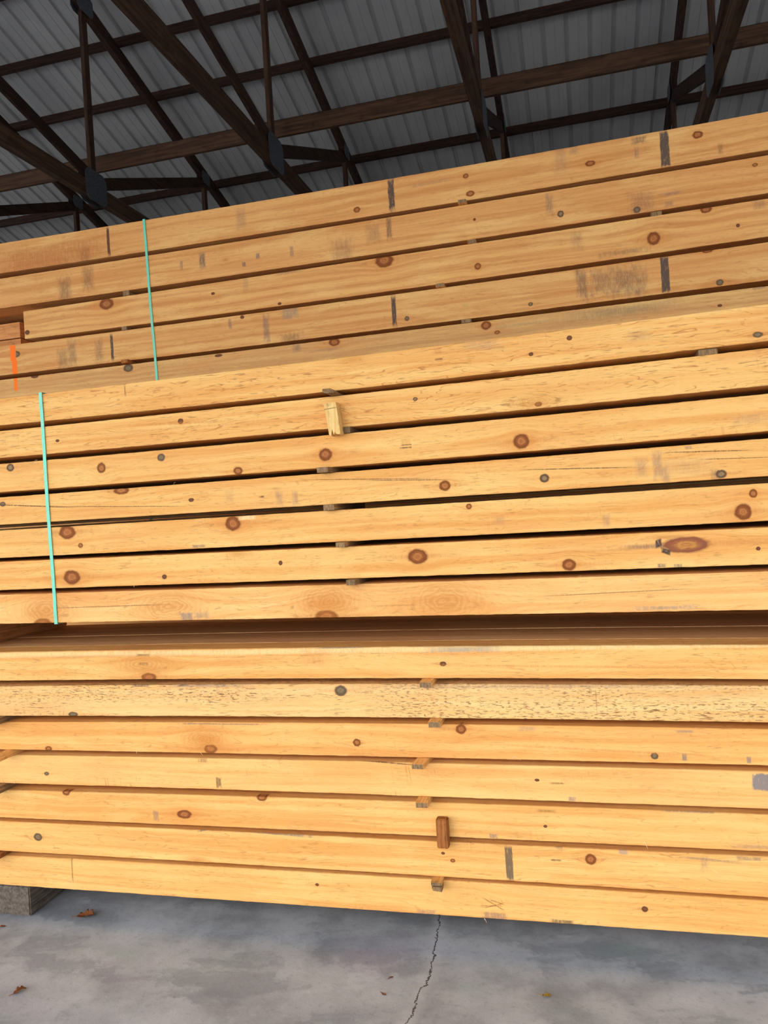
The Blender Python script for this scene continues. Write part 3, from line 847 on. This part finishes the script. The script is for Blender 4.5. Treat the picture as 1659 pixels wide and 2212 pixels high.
def sticker(b, i, px, out, w=.05, col='tan', yaw=0.0, label='', deep=.42, chamfer=0.0, end='end'):
    """a spacer stick under row i, its centre at photo column px of the face, standing out by out"""
    D = DEPTH[b]
    zb = EDGES[b][i][1]; zt = EDGES[b][i + 1][0]
    ymid = ROWS[b][i][1][1]
    ylist = ROWS[b][i][1]
    py = np.interp(px, (0, 830, 1659), ylist)
    cx = on_face(px, py, D)[0]
    z1 = zb(cx) - .0008; z0 = zt(cx) + .0008
    hw = w / 2
    prof = [(-hw, z0), (hw, z0), (hw, z1), (-hw, z1)]
    if chamfer:
        c_ = chamfer
        prof = [(-hw + c_, z0), (hw, z0), (hw, z0 + .4 * (z1 - z0)), (hw - c_ * 1.4, z1), (-hw, z1), (-hw, z0 + c_ * .5)]
    k = len(prof); zc = (z0 + z1) / 2
    rnd = random.Random(px)
    vs = []
    ys = (-out, -out + .004, deep)
    for n_, yy in enumerate(ys):
        s = .93 if n_ == 0 else 1.0
        vs += [(p[0] * s + rnd.uniform(-.0006, .0006) + yaw * yy, yy + (rnd.uniform(-.002, .002) if n_ < 2 else 0), (p[1] - zc) * s) for p in prof]
    fs = [tuple(range(k)), tuple(range(3 * k - 1, 2 * k - 1, -1))]
    for r_ in range(2):
        for j in range(k):
            fs.append((r_ * k + j, r_ * k + (j + 1) % k, (r_ + 1) * k + (j + 1) % k, (r_ + 1) * k + j))
    me = mesh_from(vs, fs)
    me.materials.append(wths[col]); me.materials.append(wths[end])
    o = bpy.data.objects.new('wood_spacer', me); COL.objects.link(o); o.location = (cx, D, zc)
    for p in me.polygons:
        if p.normal.y < -.9: p.material_index = 1
    tag(o, label, 'spacer', {'upper': 'spacer sticks of the middle bundle', 'lower': 'spacer sticks of the bottom bundle', 'tall': 'spacer sticks of the tall stack'}[b])
    return o


sticker('lower', 0, 925, .065, label='tan spacer stick poking out between first and second rows of the bottom bundle')
sticker('lower', 1, 943, .055, label='tan spacer stick poking out beneath the speckled timber')
sticker('lower', 2, 914, .080, yaw=.10, label='tan spacer stick poking out over the fourth row of the bottom bundle')
sticker('lower', 3, 917, .065, label='tan spacer stick poking out above the upright brown peg')
sticker('lower', 4, 958, .004, col='brown', label='flush spacer end hidden behind the upright brown peg')
rag = sticker('lower', 5, 947, .050, w=.045, label='broken tan spacer stick with ragged end over the lowest timber')
vs = [(-.020, -.0495, -.012), (.021, -.0495, -.012), (.021, -.004, -.012), (-.020, -.004, -.012), (-.016, -.047, -.029), (.020, -.044, -.034), (.020, -.006, -.032), (-.015, -.007, -.026)]
link('ragged_end', mesh_from(vs, [(0, 1, 2, 3), (4, 7, 6, 5), (0, 4, 5, 1), (1, 5, 6, 2), (2, 6, 7, 3), (3, 7, 4, 0)]), wths['end'], rag)
sticker('lower', 1, 2, .10, col='grey', label='spacer stick end at the left frame edge beneath the speckled timber')
sticker('lower', 2, 22, .10, col='tan', label='spacer stick with pale sawn end at the left frame edge, in the third gap')
sticker('lower', 3, 5, .09, col='grey', label='grey weathered spacer stick at the left frame edge, in the fourth gap')
sticker('lower', 5, 2, .09, col='brown', label='reddish spacer stick at the left frame edge, right above the lowest timber')
sticker('upper', 0, 722, .085, w=.052, col='grey', end='grey', chamfer=.013, label='dark grey chamfered spacer end just above the upright split stick')
sticker('upper', 1, 745, .01, w=.05, col='grey', label='spacer end in shadow at the foot of the upright split stick')
sticker('upper', 2, 706, .06, col='grey', label='brown grey spacer end in the gap beneath the third timber of the middle bundle')
sticker('upper', 3, 717, .045, col='grey', label='brown grey spacer end in the gap beneath the cracked fourth timber')
sticker('upper', 4, 742, .05, w=.04, col='grey', label='small grey spacer end in the gap beneath the fifth timber of the middle bundle')
sticker('upper', 5, 766, .06, w=.042, col='grey', label='pale grey spacer end in the lowest gap of the middle bundle')
sticker('upper', 0, 1530, -.012, w=.07, col='grey', label='dark recessed spacer in the top gap of the middle bundle, far right')
sticker('tall', 0, 999, .03, label='tan spacer end in the top gap of the tall stack', deep=.6)
sticker('tall', 1, 1019, .002, label='tan spacer end in the second gap of the tall stack, near the centre', deep=.6)
sticker('tall', 1, 1418, -.01, w=.06, col='grey', label='dark spacer in the second gap of the tall stack, toward the right', deep=.6)
sticker('tall', 1, 272, .003, col='grey', label='brown spacer end in the second gap of the tall stack, left of the strap', deep=.6)
sticker('tall', 2, 951, .02, label='tan spacer end in the third gap of the tall stack', deep=.6)
sticker('tall', 2, 268, .003, w=.04, col='grey', label='small brown spacer in the third gap of the tall stack, left of the strap', deep=.6)
sticker('tall', 3, 1007, .004, w=.06, col='grey', label='brown spacer end in the fourth gap of the tall stack, near the centre', deep=.6)
sticker('tall', 3, 277, .05, col='brown', end='brown', label='reddish brown spacer end in the fourth gap of the tall stack, left of the strap', deep=.6)

# upright brown peg
D = 3.1
bm = bmesh.new()
xa, zt_ = on_face(957, 1762, D); xb, zb_ = on_face(958, 1824, D)
box_bm(bm, -.0235, .0235, -.042, -.004, 0, zt_ - zb_, bevel=.0035)
o = link('wood_peg', bm_mesh(bm), wths['brown'], loc=(xa, D, zb_))
tag(o, 'short upright brown wood peg against the bottom bundle, left of the grey strip mark', 'peg')
# upright split stick
xa, za_ = on_face(708, 876, D); xb, zb_ = on_face(722, 944, D)
hh = za_ - zb_
outl = [(0, 0), (.053, .004), (.066, -hh + .010), (.0625, -hh + .004), (.058, -hh + .006), (.054, -hh + .003), (.050, -hh + .008), (.046, -hh + .006), (.042, -hh + .016), (.037, -hh + .004),
        (.034, -hh + .012), (.030, -hh + .028), (.026, -hh + .010), (.024, -hh), (.016, -hh + .006)]
vs = [(p[0], -.055, p[1]) for p in outl] + [(p[0], -.006, p[1]) for p in outl]
k = len(outl)
fs = [tuple(range(k)), tuple(range(2 * k - 1, k - 1, -1))] + [(j, (j + 1) % k, k + (j + 1) % k, k + j) for j in range(k)]
pm = plain_wood('split_stick_wood', (246, 206, 134), (232, 184, 108), 2, 'z')
o = link('split_stick', mesh_from(vs, fs), pm, loc=(xa, D, za_))
tag(o, 'pale upright split stick with splintered foot on the middle bundle', 'stick')
# its cut line
vs = [(.001, -.0562, -.022), (.054, -.0562, -.018), (.054, -.0562, -.0205), (.001, -.0562, -.0245), (.001, -.054, -.022), (.054, -.054, -.018), (.054, -.054, -.0205), (.001, -.054, -.0245)]
fs = [(0, 1, 2, 3), (7, 6, 5, 4), (0, 4, 5, 1), (1, 5, 6, 2), (2, 6, 7, 3), (3, 7, 4, 0)]
link('saw_nick', mesh_from(vs, fs), wths['grey'], o)

# ------------------------------------------------------------------ straps
sm, T, P = new_mat('green_polyester_strap')
x, y, z = coords(T)
n1 = noi(T, vec(T, x * 500, y * 40, z * 40), 1, 3, .6)
T.links.new(mixc(T, step(T, n1, .3, .7), srgb(116, 214, 184), srgb(98, 196, 164)), P.inputs['Base Color'])
P.inputs['Roughness'].default_value = .38


def strap(xt, xb, zt_, zb_, D, depth, w, label):
    t = .0012
    def off(k):  # loop outline in Y-Z, x leans from xb (bottom) to xt (top)
        g = .0035 + k * t
        pts = []
        n = 16
        for j in range(n + 1):
            f = j / n
            pts.append((xb + (xt - xb) * f + .0015 * math.sin(f * 9), D - g - .0015 * math.sin(f * math.pi * 7) ** 2, zb_ - g + (zt_ - zb_ + 2 * g) * f))
        pts.append((xt, D + depth / 2, zt_ + g))
        pts.append((xt, D + depth + g, zt_ + g)); pts.append((xb, D + depth + g, zb_ - g))
        return pts
    a, b_ = off(0), off(1)
    k = len(a); vs = []
    for q in (a, b_):
        for s in (-1, 1):
            vs += [(p[0] + s * w / 2, p[1], p[2]) for p in q]
    fs = []
    for j in range(k):
        n = (j + 1) % k
        fs += [(j, n, k + n, k + j), (2 * k + j, 3 * k + j, 3 * k + n, 2 * k + n), (j, 2 * k + j, 2 * k + n, n), (k + j, k + n, 3 * k + n, 3 * k + j)]
    return tag(link('strap', mesh_from(vs, fs), sm), label, 'strap', 'green plastic straps')


xt, _ = on_face(88, 851, 3.1); xb, _ = on_face(122, 1344, 3.1)
strap(xt, xb, EDGES['upper'][0][0](xt) + .0008, EDGES['upper'][6][1](xb) - .0008, 3.1, .87, .0172, 'pale green plastic strap around the brighter middle bundle')
xt, _ = on_face(311, 477, 4.65); xb, _ = on_face(337, 820, 4.65)
zl = EDGES['tall'][4][1](xb)
strap(xt, xb + .01, EDGES['tall'][0][0](xt) + .0008, zl - .0008, 4.65, .64, .0172, 'pale green plastic strap around the tall rear stack')

# ------------------------------------------------------------------ blocks and bunks
bw = plain_wood('weathered_block', (120, 108, 96), (88, 78, 68), 1.2, 'y', bump=.7)
xr = on_face(65, 1980, 3.1)[0]
bm = bmesh.new(); box_bm(bm, xr - .20, xr, .004, .86, 0, EDGES['lower'][6][1](xr) - .0015, bevel=.006)
tag(link('support_block', bm_mesh(bm), bw, loc=(0, 3.1, 0)), 'weathered grey wooden block on the concrete under the bottom bundle', 'block')
bm = bmesh.new(); box_bm(bm, 1.30, 1.50, .004, .86, 0, EDGES['lower'][6][1](1.4) - .0015, bevel=.006)
tag(link('support_block', bm_mesh(bm), bw, loc=(0, 3.1, 0)), 'weathered wooden block under the bottom bundle beyond the right frame edge', 'block')
bk = plain_wood('bunk_wood', (190, 128, 74), (150, 98, 56), 1.2, 'y')
ztl = EDGES['lower'][0][0]; zbu = EDGES['upper'][6][1]
d = ray(0, 1387); zz = ztl(-2.8) - CAMZ; yb_ = zz / d.z
xk = d.x * yb_
for (xa, xb, lb) in ((xk - .16, xk, 'dark shaded bearer block between the two near bundles at the frame edge'),
                     (1.35, 1.5, 'bearer block between the two near bundles, beyond the right frame edge')):
    bm = bmesh.new(); box_bm(bm, xa, xb, .03, .84, ztl(xb) + .001, zbu(xb) - .001, bevel=.004)
    tag(link('bearer_block', bm_mesh(bm), bk, loc=(0, 3.1, 0)), lb, 'block')

# ------------------------------------------------------------------ leaves on the floor
lm_ = plain_wood('dry_leaf', (136, 84, 48), (104, 58, 34), 6, 'x', bump=.6)
ly = plain_wood('yellow_leaf', (190, 158, 60), (110, 84, 40), 8, 'x', bump=.6)


def leaf(px, py, L, wd, rot, mat, label, sd, curl=.35, lobes=3):
    cx, cy_ = on_floor(px, py, .006)
    rnd = random.Random(sd)
    n, mm = 14, 6
    vs, fs = [], []
    for i in range(n + 1):
        u = i / n
        half = wd * .5 * (math.sin(math.pi * min(u * 1.02, 1.0)) ** .7) * (1 + .35 * math.sin(u * math.pi * 2 * lobes)) + .0006
        for j in range(mm + 1):
            v = j / mm * 2 - 1
            xx = (u - .5) * L
            yy = v * half
            zz_ = curl * abs(yy) * .9 + .010 * math.sin(u * 5 + sd) * (L / .09) * .5 + rnd.uniform(-.0012, .0012) * (L / .06)
            vs.append((xx, yy, zz_))
    for i in range(n):
        for j in range(mm):
            a = i * (mm + 1) + j
            fs.append((a, a + 1, a + mm + 2, a + mm + 1))
    zmin = min(v[2] for v in vs)
    vs = [(v[0], v[1], v[2] - zmin + .0006) for v in vs]
    me = mesh_from(vs, fs, True)
    o = link('dry_leaf', me, mat, loc=(cx, cy_, 0))
    o.rotation_euler = (0, 0, rot)
    md = o.modifiers.new('thickness', 'SOLIDIFY'); md.thickness = .0006; md.offset = 1
    # stem
    sb = bar_mesh((-.5 * L - .35 * L, 0, .003), (-.46 * L, 0, .004), .0016, .0016, 0)
    link('leaf_stem', sb, mat, o)
    return tag(o, label, 'leaf', 'dry leaves on the concrete')


leaf(185, 1978, .085, .060, .15, lm_, 'largest curled brown leaf on the concrete, near the support block', 3, .5)
leaf(43, 2139, .050, .030, 1.0, lm_, 'small brown leaf on the concrete in the bottom left corner', 5, .5)
leaf(845, 2109, .020, .008, .9, lm_, 'tiny dark leaf scrap on the concrete, left of the crack, the farther one', 7, .3)
leaf(829, 2145, .022, .009, -.5, lm_, 'tiny reddish leaf scrap on the concrete, left of the crack, the nearer one', 9, .3)
leaf(1181, 2149, .034, .018, -.1, ly, 'small mottled yellow leaf on the concrete, right of the crack', 11, .3)
leaf(5, 2000, .03, .016, .7, lm_, 'small brown leaf beside the foot of the support block', 13, .4)


# ------------------------------------------------------------------ raised splinters along the sawn edges
spl, T, P = new_mat('pale_splinter')
P.inputs['Base Color'].default_value = srgb(246, 214, 156); P.inputs['Roughness'].default_value = .7
beams = {o['row_key']: o for o in bpy.data.objects if 'row_key' in o}
for (b, i, px, py, L, ang, cur) in [
        ('lower', 2, 1108, 1636, .035, -.35, .006), ('lower', 4, 1392, 1818, .030, -1.2, .004), ('lower', 2, 432, 1625, .022, -.8, .005),
        ('lower', 6, 88, 1852, .050, .35, .002), ('lower', 5, 843, 1888, .035, .45, .002), ('lower', 6, 45, 1914, .018, .9, .004), ('lower', 6, 1046, 1984, .018, -1., .004),
        ('upper', 5, 290, 1268, .016, 1.5, .002), ('upper', 4, 522, 1117, .020, .7, .003), ('upper', 3, 375, 1046, .014, .5, .003), ('upper', 6, 1370, 1318, .016, -.5, .003),
        ('upper', 2, 75, 996, .020, .15, .002), ('lower', 5, 1540, 1880, .02, -.5, .003), ('lower', 2, 295, 1623, .014, -1.2, .003), ('upper', 6, 1245, 1249, .022, .4, .004)]:
    o = beams[b + str(i)]
    cx, cz = on_face(px, py, DEPTH[b])
    vs, fs = [], []
    n = 7
    for k in range(n + 1):
        u = k / n
        w = .0009 * (1 - u) + .00015
        X_ = cx + math.cos(ang) * (u - .0) * L; Z_ = cz - o.location.z + math.sin(ang) * u * L + cur * math.sin(u * math.pi)
        Y_ = -.0010 - .006 * u * (1 - .4 * u)
        vs += [(X_, Y_ - w, Z_), (X_ + w, Y_, Z_ + w), (X_, Y_ + w, Z_), (X_ - w, Y_, Z_ - w)]
    for k in range(n):
        for j in range(4):
            a = k * 4 + j; q = k * 4 + (j + 1) % 4
            fs.append((a, q, q + 4, a + 4))
    fs += [(0, 1, 2, 3), (n * 4, n * 4 + 3, n * 4 + 2, n * 4 + 1)]
    link('splinter', mesh_from(vs, fs), spl, o)
for o in beams.values(): del o['row_key']
